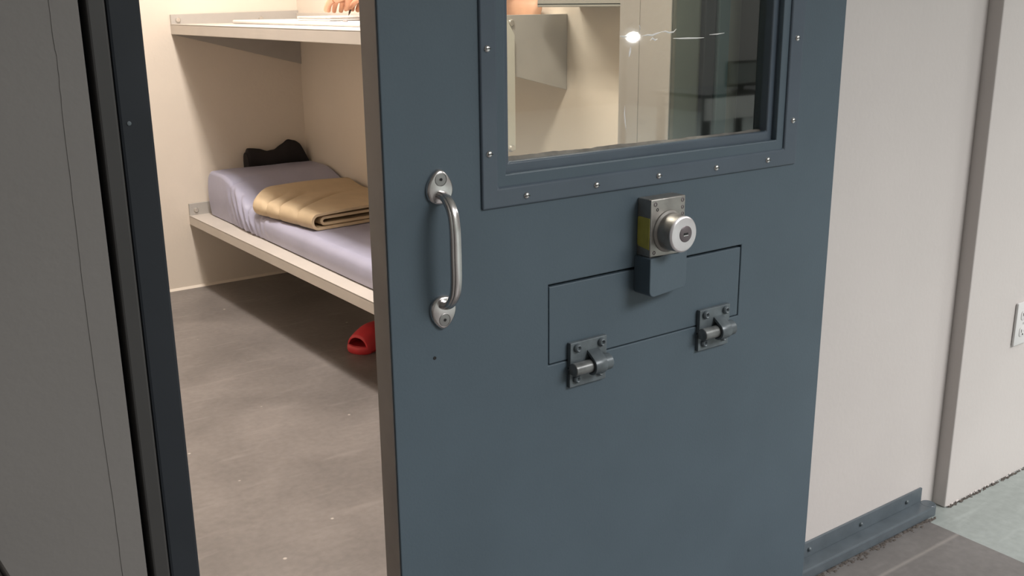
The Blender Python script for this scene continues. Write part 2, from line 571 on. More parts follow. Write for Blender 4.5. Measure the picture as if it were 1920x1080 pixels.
d = MB()
slab(d, [DX0, WX0, WX1, FX0, FX1, DX1], [DZ0, FZ0, FZ1, WZ0, WZ1, DZ1], [(WX0, WX1, WZ0, WZ1), (FX0, FX1, FZ0, FZ1)], DY0, 1.313)
slab(d, [DX0, WX0, WX1, DX1], [DZ0, WZ0, WZ1, DZ1], [(WX0, WX1, WZ0, WZ1)], 1.313, DY1)
door = d.build('door_1', M_DOOR)
bv = door.modifiers.new('bevel', 'BEVEL')
bv.width = 0.0018
bv.segments = 2
bv.limit_method = 'ANGLE'
tag(door, 'slate blue steel sliding cell door, partly open, with window, lock and food hatch', 'door', kind='structure')

e = MB().box(DX0 - 0.0012, DX0 + 0.002, DY0 + 0.0035, DY1 - 0.0005, DZ0, DZ1, bev=0.0005).build('door_edge', M_EDGE, door)
e['label'] = 'taupe grey leading edge of the door'
# small screw hole below the pull
MB().lathe((0.782, 1.2996, 0.834), (0, -1, 0), [(-0.003, 0.0028), (0.0003, 0.0028), (0.0003, 0.0)], 12).build('screw_hole', M_BLACK, door)

# window trim ring with two rebates
t = MB()


def ring(mb, o_, i_, y0, y1, tilt=0.0):
    """rectangular ring; o_/i_ = (x0,x1,z0,z1) at front, inner edge may step in by tilt at the back"""
    bm = mb.bm

    def q(r, y):
        return [bm.verts.new((x, y, z)) for x, z in ((r[0], r[2]), (r[1], r[2]), (r[1], r[3]), (r[0], r[3]))]
    i2 = (i_[0] + tilt * 0.4, i_[1] - tilt * 0.4, i_[2] + tilt, i_[3] - tilt)
    A, B, C, D = q(o_, y0), q(i_, y0), q(i2, y1), q(o_, y1)
    for P, Q in ((A, B), (B, C), (C, D), (D, A)):
        for k in range(4):
            k2 = (k + 1) % 4
            bm.faces.new((P[k], P[k2], Q[k2], Q[k]))


OUT = (0.876, 1.630, 1.060, 2.03)
IN1 = (0.907, 1.592, 1.092, 1.99)
IN2 = (0.9395, 1.556, 1.129, 1.955)
ring(t, OUT, IN1, 1.2955, 1.3125, 0.0055)
ring(t, (0.900, 1.600, 1.086, 2.0), IN2, 1.3115, 1.347, 0.0)
trim = t.build('window_trim', M_TRIM, door)
bv = trim.modifiers.new('bevel', 'BEVEL')
bv.width = 0.0034
bv.segments = 3
bv.limit_method = 'ANGLE'
first = None
for x, z in ((0.962, 1.0745), (1.110, 1.075), (1.255, 1.0758), (1.402, 1.0752), (1.545, 1.0758), (1.613, 1.147), (1.610, 1.304), (0.890, 1.148), (0.889, 1.308),
             (0.889, 1.47), (0.889, 1.63), (1.611, 1.46), (1.611, 1.62)):
    if first is None:
        sc = MB()
        sc.lathe((x, 1.2962, z), (0, -1, 0), [(-0.001, 0.0058), (0.0008, 0.0058), (0.0026, 0.0048), (0.0038, 0.003), (0.0042, 0.0)], 20)
        sc.box(x - 0.0046, x + 0.0046, 1.2916, 1.2926, z - 0.0007, z + 0.0007, mi=1)
        first = sc.build('screw', [M_CHROME, M_BLACK], trim, smooth=40)
        fx, fz = x, z
    else:
        dup_part(first, trim, (x - fx, 0, z - fz))

# glazing
g = MB()
bm = g.bm
GY0, GY1 = 1.330, 1.339
q = [bm.verts.new((x, y, z)) for y in (GY0, GY1) for x, z in ((0.935, 1.124), (1.561, 1.124), (1.561, 1.96), (0.935, 1.96))]
f = bm.faces.new((q[0], q[1], q[2], q[3]))
for idx in ((7, 6, 5, 4), (0, 4, 5, 1), (1, 5, 6, 2), (2, 6, 7, 3), (3, 7, 4, 0)):
    ff = bm.faces.new([q[k] for k in idx])
    ff.material_index = 1
glass = g.build('window_pane', [M_GLASS, M_GLASSBACK], door)
glass['label'] = 'scratched clear polycarbonate pane'
# sealant along the lower edge of the pane
sb = MB()
n = 90
prev = None
pts = []
for k in range(n + 1):
    x = 0.940 + (1.5555 - 0.940) * k / n
    h = 0.0062 + 0.0022 * noise.noise(Vector((x * 14, 0, 0))) + 0.0012 * noise.noise(Vector((x * 60, 3, 0))) - 0.004 * k / n
    pts.append((x, h))
for (xa, ha), (xb, hb) in zip(pts, pts[1:]):
    bmv = sb.bm
    a = [bmv.verts.new(p) for p in ((xa, 1.3295, 1.1285), (xb, 1.3295, 1.1285), (xb, 1.3295, 1.129 + hb), (xa, 1.3295, 1.129 + ha), (xa, 1.3235, 1.1288), (xb, 1.3235, 1.1288))]
    bmv.faces.new((a[4], a[5], a[2], a[3]))
    bmv.faces.new((a[0], a[3], a[2], a[1]))
bmesh.ops.remove_doubles(sb.bm, verts=sb.bm.verts, dist=1e-5)
sb.build('sealant_bead', M_BEAD, door)

# scratches scored into the pane
def scratch(pts_, wid):
    s_ = MB()
    nrm = Vector((0, -1, 0))
    P = [Vector((x, GY0 - 0.0004, z)) for x, z in pts_]
    s_.tube(P, lambda i: [(-wid * math.sin(math.pi * (i + .35) / (len(P) - .3)) - 1e-5, 0), (0, wid * .5), (wid * math.sin(math.pi * (i + .35) / (len(P) - .3)) + 1e-5, 0), (0, -wid * .3)], (0, 0, 1))
    r = s_.build('scratch', M_SCRATCH, glass)
    return r


for pts_, wid in (
        ([(1.187, 1.318), (1.195, 1.317), (1.205, 1.3165)], 0.0010),
        ([(1.236, 1.3165), (1.252, 1.3185), (1.262, 1.3175), (1.274, 1.3205), (1.285, 1.323)], 0.0012),
        ([(1.283, 1.3225), (1.294, 1.3235), (1.303, 1.321), (1.314, 1.322), (1.320, 1.327)], 0.0011),
        ([(1.258, 1.309), (1.263, 1.3125), (1.269, 1.309), (1.275, 1.311)], 0.0013),
        ([(1.313, 1.311), (1.330, 1.3103), (1.350, 1.3102), (1.372, 1.3098), (1.391, 1.310)], 0.0010),
        ([(1.405, 1.315), (1.426, 1.3155), (1.444, 1.317)], 0.0007),
        ([(1.2125, 1.299), (1.211, 1.291), (1.209, 1.283)], 0.0016),
        ([(1.2315, 1.335), (1.234, 1.328)], 0.0011),
        ([(1.202, 1.200), (1.201, 1.187), (1.203, 1.171), (1.206, 1.156)], 0.0009)):
    scratch(pts_, wid * 1.35)

# pull handle: two egg plates, screws, ribbed bow grip
HX = 0.7985
hp = MB()


def egg(cz, up):
    """egg outline, blunt round end towards the grip, narrow end at the screw"""
    out = []
    for k in range(40):
        a = 2 * math.pi * k / 40
        y = math.sin(a)
        wd = 0.0235 * (1 - 0.20 * (y + 0.1) - 0.10 * max(0, y) ** 2)
        out.append((wd * math.cos(a), up * y * 0.0275))
    return out


def egg_plate(cz, up):
    t_ = bmesh.new()
    o_ = egg(cz, up)
    rings = []
    for yy, sc_ in ((1.3002, 1.0), (1.2965, 0.99), (1.2940, 0.93), (1.2928, 0.82)):
        rings.append([t_.verts.new((HX + a * sc_, yy, cz + b * sc_)) for a, b in o_])
    for A, B in zip(rings, rings[1:]):
        for k in range(40):
            t_.faces.new((A[k], A[(k + 1) % 40], B[(k + 1) % 40], B[k]))
    t_.faces.new(rings[0])
    t_.faces.new(rings[-1])
    hp.add(t_)


egg_plate(1.1065, 1)
egg_plate(0.9075, -1)
# bow grip
path = []
ctrl = [(1.300, 1.095), (1.285, 1.0935), (1.272, 1.086), (1.262, 1.072), (1.2575, 1.055), (1.256, 1.035), (1.256, 1.007), (1.256, 0.980), (1.2575, 0.960), (1.262, 0.943), (1.272, 0.929), (1.285, 0.9215), (1.300, 0.920)]
for i in range(len(ctrl) - 1):
    p0 = ctrl[max(i - 1, 0)]
    p1, p2 = ctrl[i], ctrl[i + 1]
    p3 = ctrl[min(i + 2, len(ctrl) - 1)]
    for k in range(6):
        t_ = k / 6
        def cr(a, b, c_, d_):
            return 0.5 * ((2 * b) + (-a + c_) * t_ + (2 * a - 5 * b + 4 * c_ - d_) * t_ * t_ + (-a + 3 * b - 3 * c_ + d_) * t_ ** 3)
        path.append((HX, cr(p0[0], p1[0], p2[0], p3[0]), cr(p0[1], p1[1], p2[1], p3[1])))
path.append((HX, 1.300, 0.920))
N_ = len(path)


def grip_sec(i):
    e_ = abs(i / (N_ - 1) - 0.5) * 2
    w_ = 0.0088 + 0.0055 * max(0, (e_ - 0.80) / 0.20) ** 2 + 0.0008 * (1 - e_)
    h_ = 0.0068
    out = []
    for k in range(60):
        a = 2 * math.pi * k / 60
        gr = sum(math.exp(-((a - g0) / 0.13) ** 2) for g0 in (0.80, 2.34)) * (1 if e_ < 0.84 else max(0, (0.96 - e_) / 0.12))
        rr = 1.0 - 0.15 * gr
        out.append((w_ * math.cos(a) * rr, h_ * math.sin(a) * rr))
    return out


hp.tube(path, grip_sec, (1, 0, 0))
pull = hp.build('pull_handle', M_STEEL, door, smooth=50)
pull['label'] = 'brushed stainless bow pull handle on egg shaped plates'
for z in (1.1185, 0.8960):
    s_ = MB()
    s_.lathe((HX, 1.2932, z), (0, -1, 0), [(-0.001, 0.0105), (0.0009, 0.0105), (0.0012, 0.0098), (0.0006, 0.0093), (0.0010, 0.0028)], 28, cap=False)
    s_.lathe((HX, 1.2922, z), (0, -1, 0), [(0.0, 0.0028), (0.0004, 0.0)], 6, cap=False)
    so = s_.build('screw', mat('dull_screw_steel', (0.30, 0.295, 0.29), 0.4, 0.9), pull, smooth=40)
    MB().lathe((HX, 1.2921, z), (0, -1, 0), [(0, 0.0024), (0.0007, 0.0024), (0.0007, 0)], 6).build('screw_recess', M_BLACK, pull)

# lock: worn casting, round cylinder, key core, yellow tape, painted lower cover
lk = MB()
lk.box(1.210, 1.294, 1.2655, 1.3005, 0.937, 1.0415, bev=0.0022)
# raised boss under the cylinder
lk.lathe((1.254, 1.266, 0.981), (0, -1, 0), [(0, 0.0385), (0.003, 0.0375), (0.006, 0.034), (0.007, 0.0335)], 40)
lock = lk.build('lock', M_LOCK, door, smooth=20)
lock['label'] = 'worn grey lock casting'
lc = MB()
lc.lathe((1.254, 1.262, 0.981), (0, -1, 0), [(0, 0.0335), (0.0315, 0.0322), (0.0345, 0.0300)], 48, cap=False)
cyl = lc.build('lock_cylinder', M_LOCK, lock, smooth=35)
lf = MB()
lf.lathe((1.254, 1.262, 0.981), (0, -1, 0), [(0.030, 0.0322), (0.0325, 0.0324), (0.0348, 0.0300), (0.0352, 0.0285), (0.0352, 0.0)], 48, cap=False)
lf.build('lock_face', M_LOCKFACE, lock, smooth=30)
kc = MB()
kc.lathe((1.2575, 1.2268, 0.9815), (0, -1, 0), [(-0.002, 0.0146), (0.0006, 0.0146), (0.0012, 0.0136), (0.0012, 0.0)], 32)
kc.build('key_core', M_LOCKCORE, lock, smooth=35)
ks = MB()
ks.box(1.2515, 1.2625, 1.2252, 1.2262, 0.9802, 0.9838, bev=0.0003)
ks.build('keyhole', M_BLACK, lock)
ks = MB()
ks.box(1.2510, 1.2625, 1.2246, 1.2262, 0.9782, 0.9800, bev=0.0004)
ks.build('keyhole_lip', M_CHROME, lock)
yl = MB()
yl.prism([(0.0015, 0.0), (0.0270, 0.0035), (0.0315, 0.007), (0.0315, 0.055), (0.028, 0.0575), (0.0015, 0.0565)], (1.2093, 1.2665, 0.9515), (0, 1, 0), (0, 0, 1), (1, 0, 0), 0.0012)
y = yl.build('tape', M_YELLOW, lock)
y['label'] = 'yellow tape on the side of the lock'
for x, z, r, mm_ in ((1.2205, 1.0325, 0.0042, M_LOCKCORE), (1.2255, 1.0225, 0.0030, M_BLACK), (1.2865, 1.0335, 0.0040, M_LOCKCORE), (1.2868, 1.0205, 0.0036, M_LOCKCORE), (1.2872, 1.0085, 0.0036, M_LOCKCORE), (1.2200, 0.9455, 0.0036, M_LOCKCORE)):
    MB().lathe((x, 1.2662, z), (0, -1, 0), [(-0.001, r), (0.0010, r), (0.0014, r * .6), (0.0006, r * .5), (0.0006, 0)], 16).build('screw' if mm_ is M_LOCKCORE else 'screw_hole', mm_, lock, smooth=35)
cv = MB()
pts = []
x0, x1, z0, z1 = 1.205, 1.316, 0.866, 0.9375
for cx, cz, a0, r in ((x1 - .012, z0 + .012, 270, .012), (x1 - .003, z1 - .003, 0, .003), (x0 + .003, z1 - .003, 90, .003), (x0 + .012, z0 + .012, 180, .012)):
    for k in range(6):
        a = math.radians(a0 + 18 * k)
        pts.append((cx + r * math.cos(a), cz + r * math.sin(a)))
cv.prism(pts, (0, 1.2585, 0), (1, 0, 0), (0, 0, 1), (0, 1, 0), 0.042, bev=0.0016)
# taper the right side back to the door face
for v in cv.bm.verts:
    if v.co.x > 1.27 and v.co.y < 1.28:
        v.co.y += 0.020 * (v.co.x - 1.27) / 0.046
cvo = cv.build('latch_cover', M_DOOR, door, smooth=20)
cvo['label'] = 'slate blue painted latch cover below the lock'

# food hatch flap with hinges
fl = MB()
fl.box(FX0 + 0.002, FX1 - 0.0018, 1.3006, 1.3122, FZ0 + 0.002, FZ1 - 0.0045, bev=0.0014)
flap = fl.build('hatch_flap', M_DOOR, door)
flap['label'] = 'flush rectangular food hatch flap'


def hinge(x0):
    hb = MB()
    hb.box(x0, x0 + 0.0835, 1.2915, 1.3004, 0.757, 0.8035, bev=0.0012)
    hb.box(x0, x0 + 0.0835, 1.2930, 1.3004, 0.7205, 0.7545, bev=0.0012)
    h_ = hb.build('hinge', M_HINGE, door)
    br = MB()
    br.lathe((x0 - 0.001, 1.2825, 0.7575), (1, 0, 0), [(0, 0.0105), (0.001, 0.0118), (0.040, 0.0118), (0.040, 0.0)], 28)
    br.box(x0, x0 + 0.038, 1.2835, 1.296, 0.7468, 0.7568)
    b_ = br.build('hinge_barrel', M_HINGEBARE, h_, smooth=24)
    b_['label'] = 'worn barrel with bare metal showing'
    # strap curling from the upper leaf over the barrel
    pr = []
    outer, inner = [(1.2925, 0.7850), (1.2800, 0.7775)], [(1.2925, 0.7790), (1.2830, 0.7720)]
    for k in range(11):
        a = math.radians(35 + 160 * k / 10)
        outer.append((1.2815 - 0.0172 * math.sin(a), 0.7575 + 0.0172 * math.cos(a)))
        inner.append((1.2815 - 0.0122 * math.sin(a), 0.7575 + 0.0122 * math.cos(a)))
    st = MB()
    st.prism(outer + inner[::-1], (x0 + 0.038, 0, 0), (0, 1, 0), (0, 0, 1), (1, 0, 0), 0.026, bev=0.0008)
    st.lathe((x0 + 0.064, 1.2825, 0.7575), (1, 0, 0), [(-0.024, 0.0122), (-0.002, 0.0122), (-0.001, 0.0150), (0.0160, 0.0150), (0.0185, 0.0125), (0.0185, 0.0)], 28)
    st.build('hinge_strap', M_HINGE, h_, smooth=24)
    for dx, dz in ((0.0150, 0.0305), (0.0700, 0.0305), (0.0150, -0.0270), (0.0680, -0.0250)):
        MB().lathe((x0 + dx, 1.2918 if dz > 0 else 1.2932, 0.7625 + dz), (0, -1, 0), [(-0.002, 0.0075), (0.0018, 0.0082), (0.0048, 0.0072), (0.0066, 0.0048), (0.0056, 0.0032), (0.0030, 0.0022), (0.0030, 0.0)], 22).build('screw', M_HINGE, h_, smooth=40)


hinge(1.0520)
hinge(1.3710)

# ------------------------------------------------------------------ bunks
BX0, BX1, BYE, BYB = 1.584, 2.233, 2.770, 4.952


def bunk(name, ztop, lip, label, gusset):
    root = empty(name, ((BX0 + BX1) / 2, BYB, ztop))
    tag(root, label, 'bunk', 'steel bunks along the cell wall')
    p = MB()
    p.box(BX0, BX1, BYE + 0.009, BYB, ztop - 0.006, ztop, bev=0.0015)
    p.box(BX0, BX0 + 0.012, BYE + 0.0085, BYB, ztop - 0.047, ztop - 0.001, bev=0.002)
    p.box(BX1 - 0.012, BX1, BYE + 0.0085, BYB, ztop - 0.02, ztop + lip, bev=0.0015)
    p.build('bunk_pan', M_BUNK, root)
    for y0, y1 in ((BYB - 0.012, BYB - 0.0015), (BYE, BYE + 0.008)):
        e_ = MB()
        if gusset:
            pts_ = [(BX0 + 0.001, ztop + lip), (BX0 + 0.001, ztop - 0.047), (BX1, ztop - 0.210), (BX1, ztop + lip + 0.012 * (y0 > 4)), (BX0 + 0.02, ztop + lip)]
        else:
            pts_ = [(BX0 + 0.001, ztop + lip), (BX0 + 0.001, ztop - 0.047), (BX1, ztop - 0.075), (BX1, ztop + lip), (BX0 + 0.02, ztop + lip)]
        pts_ = pts_[:4]
        e_.prism(pts_, (0, y0, 0), (1, 0, 0), (0, 0, 1), (0, 1, 0), y1 - y0, bev=0.001)
        pl = e_.build('end_plate', M_BUNKPLATE, root)
        for x in ((BX0 + 0.034, 2.031) if y0 > 4 else (1.997,)):
            MB().lathe((x, y0, ztop + lip * 0.42), (0, -1, 0), [(-0.001, 0.013), (0.003, 0.0125), (0.008, 0.009), (0.0095, 0.0)], 20).build('bolt', M_BOLT, pl, smooth=40)
    return root


up = bunk('bunk', 1.293, 0.043, 'pale steel upper bunk with a person writing on it', True)
low = bunk('bunk', 0.372, 0.058, 'pale steel lower bunk holding the grey mattress', True)
# strap at the foot of the upper bunk
s_ = MB()
s_.prism([(1.955, 0.896), (2.000, 0.896), (2.000, 1.272), (1.968, 1.325), (1.955, 1.325)], (0, 2.752, 0), (1, 0, 0), (0, 0, 1), (0, 1, 0), 0.018, bev=0.002)
so = s_.build('hanging_strap', mat('pale_strap_enamel', (0.62, 0.62, 0.55), 0.45), up)
so['label'] = 'pale flat strap hanging from the foot end of the bunk'
MB().lathe((1.980, 2.752, 0.905), (0, -1, 0), [(-0.001, 0.013), (0.004, 0.012), (0.009, 0.008), (0.010, 0)], 20).build('bolt', M_BOLT, so, smooth=40)

# ------------------------------------------------------------------ mattress with raised pillow end
mt = MB()
bm = mt.bm
NX, NY = 40, 230
MX0, MX1, MY0, MY1, MZ = 1.655, 2.222, 2.80, 4.875, 0.373


def m_top(y):
    t_ = min(1, max(0, (y - 4.22) / 0.50))
    t_ = t_ * t_ * (3 - 2 * t_)
    return 0.098 + 0.122 * t_


grid = []
for j in range(NY + 1):
    y = MY0 + (MY1 - MY0) * j / NY
    ring_ = []
    h = m_top(y)
    sh = 0.020 * max(0, (y - 3.3) / 1.55)
    edge = min(j, NY - j) / NY * (MY1 - MY0)
    er = max(0.0, 1 - edge / 0.022)
    hh = h * (1 - 0.10 * er * er)
    prof_ = []
    n_s = 12
    r_ = 0.030 - 0.014 * min(1, max(0, (y - 4.3) / 0.4))
    # left side up, top across, right side down
    for k in range(n_s + 1):
        a = k / n_s
        prof_.append((MX0 + sh, MZ + 0.004 + a * (hh - r_)))
    for k in range(1, 8):
        a = math.pi / 2 * k / 7
        prof_.append((MX0 + sh + r_ * (1 - math.cos(a)), MZ + 0.004 + hh - r_ + r_ * math.sin(a)))
    for k in range(1, NX):
        prof_.append((MX0 + sh + r_ + (MX1 - MX0 - sh - 2 * r_) * k / NX, MZ + 0.004 + hh))
    for k in range(0, 8):
        a = math.pi / 2 * (1 - k / 7)
        prof_.append((MX1 - r_ * (1 - math.cos(a)), MZ + 0.004 + hh - r_ + r_ * math.sin(a)))
    for k in range(1, 5):
        prof_.append((MX1, MZ + 0.004 + (hh - r_) * (1 - k / 4)))
    row = []
    for idx, (x, z) in enumerate(prof_):
        P = Vector((x, y, z))
        side = max(0, 1 - (x - MX0 - sh) / 0.10)
        # soft bulge of the side and wrinkles where the pillow end bends up
        zr = (z - MZ) / max(h, 1e-3)
        P.x -= 0.010 * side * math.sin(math.pi * min(1, max(0, zr)))
        wr = math.exp(-((y - 4.38) / 0.15) ** 2)
        P += Vector((-0.011, 0, 0.004)) * wr * side * math.sin(y * 105 - z * 70 + 3 * noise.noise(P * 9))
        cz = math.exp(-((y - 4.575 - 0.25 * (x - MX0)) / 0.012) ** 2)
        P.z -= 0.014 * cz * max(0, 1 - (x - MX0) / 0.26) * (zr > .5)
        P.x += 0.005 * cz * side
        P.z += 0.0035 * noise.noise(Vector((x * 7, y * 5, 1.0))) * min(1, max(0, zr))
        row.append(bm.verts.new(P))
    grid.append(row)
for A, B in zip(grid, grid[1:]):
    for k in range(len(A) - 1):
        bm.faces.new((A[k], A[k + 1], B[k + 1], B[k]))
    bm.faces.new((A[-1], A[0], B[0], B[-1]))
bm.faces.new(grid[0])
bm.faces.new(grid[-1][::-1])
o = mt.build('mattress', M_MATTRESS, smooth=60)
tag(o, 'lilac grey vinyl mattress with raised pillow end on the lower bunk', 'mattress')

# ------------------------------------------------------------------ folded tan blanket
bl = MB()
bm = bl.bm


def blanket_path(yt):
    """nested C folds: (x, z) of the sheet centre line, left edge shifted with y"""
    xl = 1.715 - 0.062 * min(1, yt / 0.7) + 0.17 * max(0, (yt - 0.70) / 0.30) ** 1.5
    xr = 2.190
    z0_, thick = 0.4835, 0.058
    P_ = []
    n_ = 60
    # outer sheet: bottom right -> left -> around -> top right
    for k in range(n_ + 1):
        P_.append((xr - (xr - xl - 0.022) * k / n_, z0_))
    for k in range(1, 10):
        a = math.pi * k / 10
        P_.append((xl + 0.022 - 0.026 * math.sin(a), z0_ + thick / 2 - thick / 2 * math.cos(a)))
    for k in range(n_ + 1):
        x = xl + 0.022 + (xr - xl - 0.022) * k / n_
        P_.append((x, z0_ + thick + 0.008 * math.sin(math.pi * k / n_)))
    return P_


def inner_path(yt):
    xl = 1.760 - 0.06 * min(1, yt / 0.7) + 0.16 * max(0, (yt - 0.70) / 0.30) ** 1.5
    xr = 2.185
    P_ = []
    for k in range(13):
        P_.append((xr - (xr - xl - 0.012) * k / 12, 0.4985))
    for k in range(1, 8):
        a = math.pi * k / 8
        P_.append((xl + 0.012 - 0.015 * math.sin(a), 0.4985 + 0.0135 - 0.0135 * math.cos(a)))
    for k in range(13):
        P_.append((xl + 0.012 + (xr - xl - 0.012) * k / 12, 0.5255))
    return P_


def sheet(pathf, th, ya, yb, ny, top_noise):
    rows = []
    for j in range(ny + 1):
        yt = j / ny
        pp = pathf(yt)
        row = []
        taper = 1.0 - 0.5 * max(0, (yt - 0.86) / 0.14) ** 2
        zc = 0.480
        for k, (x, z) in enumerate(pp):
            y = ya + (yb - ya) * yt
            y += 0.06 * max(0, (x - 1.72)) / 0.45 * (1 - yt) * 0.6
            z = zc + (z - zc) * taper
            P = Vector((x, y, z + 0.9 * (m_top(y) - 0.098)))
            up_ = max(0, (z - 0.505) / 0.04)
            n1 = 0.008 * noise.noise(Vector((x * 4, y * 4, 0.3)))
            # diagonal creases running from the left fold
            cr_ = 0.0
            for c0, sl, dp, xe in ((4.135, 1.05, 0.017, 1.86), (4.02, 1.10, 0.020, 1.92), (3.86, 1.00, 0.015, 2.12)):
                dd = y - (c0 + sl * (x - 1.66) - 0.6 * (x - 1.66) ** 2)
                sharp = math.exp(-(dd / 0.007) ** 2) if dd < 0 else math.exp(-(dd / 0.024) ** 2)
                cr_ += dp * sharp * max(0, min(1, (xe - x) / 0.10)) * min(1, max(0, (x - 1.60) / 0.06))
            P.z += top_noise * min(1, up_) * (n1 - cr_)
            P.x += top_noise * 0.5 * cr_ * (x < 1.72)
            row.append(P)
        rows.append(row)
    # thicken along local normal in xz
    def off(row, s_):
        out = []
        for k in range(len(row)):
            a, b = row[max(k - 1, 0)], row[min(k + 1, len(row) - 1)]
            t_ = Vector((b.x - a.x, 0, b.z - a.z)).normalized()
            out.append(row[k] + Vector((-t_.z, 0, t_.x)) * s_)
        return out
    V = []
    for row in rows:
        A, B = off(row, th / 2), off(row, -th / 2)
        V.append([bm.verts.new(p) for p in A + B[::-1]])
    L = len(V[0])
    for A, B in zip(V, V[1:]):
        for k in range(L):
            bm.faces.new((A[k], A[(k + 1) % L], B[(k + 1) % L], B[k]))
    for A in (V[0], V[-1]):
        h_ = L // 2
        for k in range(h_ - 1):
            bm.faces.new((A[k], A[k + 1], A[L - 2 - k], A[L - 1 - k]))


sheet(blanket_path, 0.011, 3.775, 4.44, 230, 1.0)
sheet(inner_path, 0.011, 3.785, 4.42, 40, 0.0)
o = bl.build('folded_blanket', M_BLANKET, smooth=70)
tag(o, 'tan blanket folded flat on the grey mattress of the lower bunk', 'blanket')

# ------------------------------------------------------------------ crumpled black cloth behind the mattress
ck = MB()
bm = ck.bm
rows = []
NXc, NA = 60, 20
for i in range(NXc + 1):
    t_ = i / NXc
    x = 1.885 + 0.335 * t_
    # ridge height along the bundle
    hgt = 0.668 + 0.014 * math.exp(-((t_ - 0.06) / 0.14) ** 2) + 0.042 * math.exp(-((t_ - 0.72) / 0.16) ** 2) - 0.008 * math.exp(-((t_ - 0.36) / 0.10) ** 2)
    if t_ > 0.88:
        hgt -= 0.07 * ((t_ - 0.88) / 0.12) ** 1.3
    if t_ < 0.03:
        hgt -= 0.02
    row = []
    for k in range(NA):
        a = 2 * math.pi * k / NA
        cy, cz = 4.9135, (0.53 + hgt) / 2
        P = Vector((x, cy + 0.035 * math.cos(a), cz + (hgt - 0.53) / 2 * math.sin(a)))
        P += Vector((0, 0.004, 0.007)) * noise.noise(Vector((x * 26, P.z * 20, k * .2)))
        P.y = min(P.y, 4.951)
        row.append(bm.verts.new(P))
    rows.append(row)
for A, B in zip(rows, rows[1:]):
    for k in range(NA):
        bm.faces.new((A[k], A[(k + 1) % NA], B[(k + 1) % NA], B[k]))
bm.faces.new(rows[0])
bm.faces.new(rows[-1][::-1])
o = ck.build('crumpled_cloth', M_BLACKCLOTH, smooth=60)
tag(o, 'crumpled black cloth stuffed between mattress end and cell back wall', 'cloth')

# ------------------------------------------------------------------ red slide sandal under the lower bunk
sl_root = empty('slide_sandal', (1.86, 3.56, 0.0))
tag(sl_root, 'red rubber slide sandal on the floor under the lower bunk', 'sandal')
SDIR = Vector((0.94, 0.34, 0)).normalized()
SSIDE = Vector((-SDIR.y, SDIR.x, 0))
TOE = Vector((1.752, 3.548, 0))


def sole_w(u):
    """half width along the sole, u = 0 toe .. 1 heel"""
    toe = math.sqrt(max(0, 1 - ((0.13 - min(u, 0.13)) / 0.13) ** 2))
    heel = math.sqrt(max(0, 1 - (max(0, u - 0.87) / 0.13) ** 2))
    return (0.054 - 0.016 * math.sin(math.pi * min(1, max(0, (u - 0.25) / 0.6))) ** 2) * min(toe, heel) + 0.0005


so_ = MB()
bm = so_.bm
rows = []
for i in range(37):
    u = i / 36
    hw = sole_w(u)
    P0 = TOE + SDIR * (0.275 * u)
    hz = 0.026 + 0.010 * u + 0.006 * math.exp(-(u / 0.08) ** 2)
    row = []
    for s_, z in ((-1, 0.0), (-1.0, hz * .55), (-1.04, hz), (-0.90, hz + 0.003), (-0.75, hz - 0.003), (0, hz - 0.005), (0.75, hz - 0.003), (0.90, hz + 0.003), (1.04, hz), (1.0, hz * .55), (1, 0.0)):
        row.append(bm.verts.new(P0 + SSIDE * hw * s_ + Vector((0, 0, z + 0.0005))))
    rows.append(row)
for A, B in zip(rows, rows[1:]):
    for k in range(len(A) - 1):
        bm.faces.new((A[k], A[k + 1], B[k + 1], B[k]))
    bm.faces.new((A[-1], A[0], B[0], B[-1]))
bm.faces.new(rows[0])
bm.faces.new(rows[-1][::-1])
so_.build('sole', [M_REDDARK], sl_root, smooth=60)
rm = MB()
bm = rm.bm
st = MB()
bm = st.bm
outer, inner = [], []
for i in range(17):
    u = 0.085 + 0.40 * i / 16
    hw = sole_w(u)
    P0 = TOE + SDIR * (0.275 * u)
    hz = 0.030
    apex = 0.070 + 0.036 * math.sin(min(1.0, i / 13) * math.pi / 2)
    ro, ri = [], []
    for k in range(19):
        a = math.pi * k / 18
        cs, sn = math.cos(a), math.sin(a) ** 0.75
        ro.append(bm.verts.new(P0 + SSIDE * (hw + 0.005) * cs + Vector((0, 0, 0.010 + (apex - 0.010) * sn))))
        ri.append(bm.verts.new(P0 + SSIDE * (hw - 0.002) * cs + Vector((0, 0, 0.010 + (apex - 0.018) * sn))))
    outer.append(ro)
    inner.append(ri)
for X, fl_ in ((outer, False), (inner, True)):
    for A, B in zip(X, X[1:]):
        for k in range(18):
            q_ = (A[k], A[k + 1], B[k + 1], B[k])
            bm.faces.new(q_[::-1] if fl_ else q_)
for A, B in ((outer[0], inner[0]), (outer[-1], inner[-1])):
    for k in range(18):
        bm.faces.new((A[k], A[k + 1], B[k + 1], B[k]))
for k in (0, 18):
    for i in range(16):
        bm.faces.new((outer[i][k], outer[i + 1][k], inner[i + 1][k], inner[i][k]))
st.build('strap', M_RED, sl_root, smooth=60)
rmb = MB()
rim = []
for i in range(25):
    a = math.pi / 2 + math.pi * i / 24
    rim.append(TOE + SDIR * (0.040 + 0.042 * math.cos(a)) + SSIDE * 0.0545 * math.sin(a) + Vector((0, 0, 0.016)))
rmb.tube(rim, lambda i: ellipse(0.016, 0.0055, 10), (0, 0, 1))
rmb.build('toe_rim', M_RED, sl_root, smooth=60)

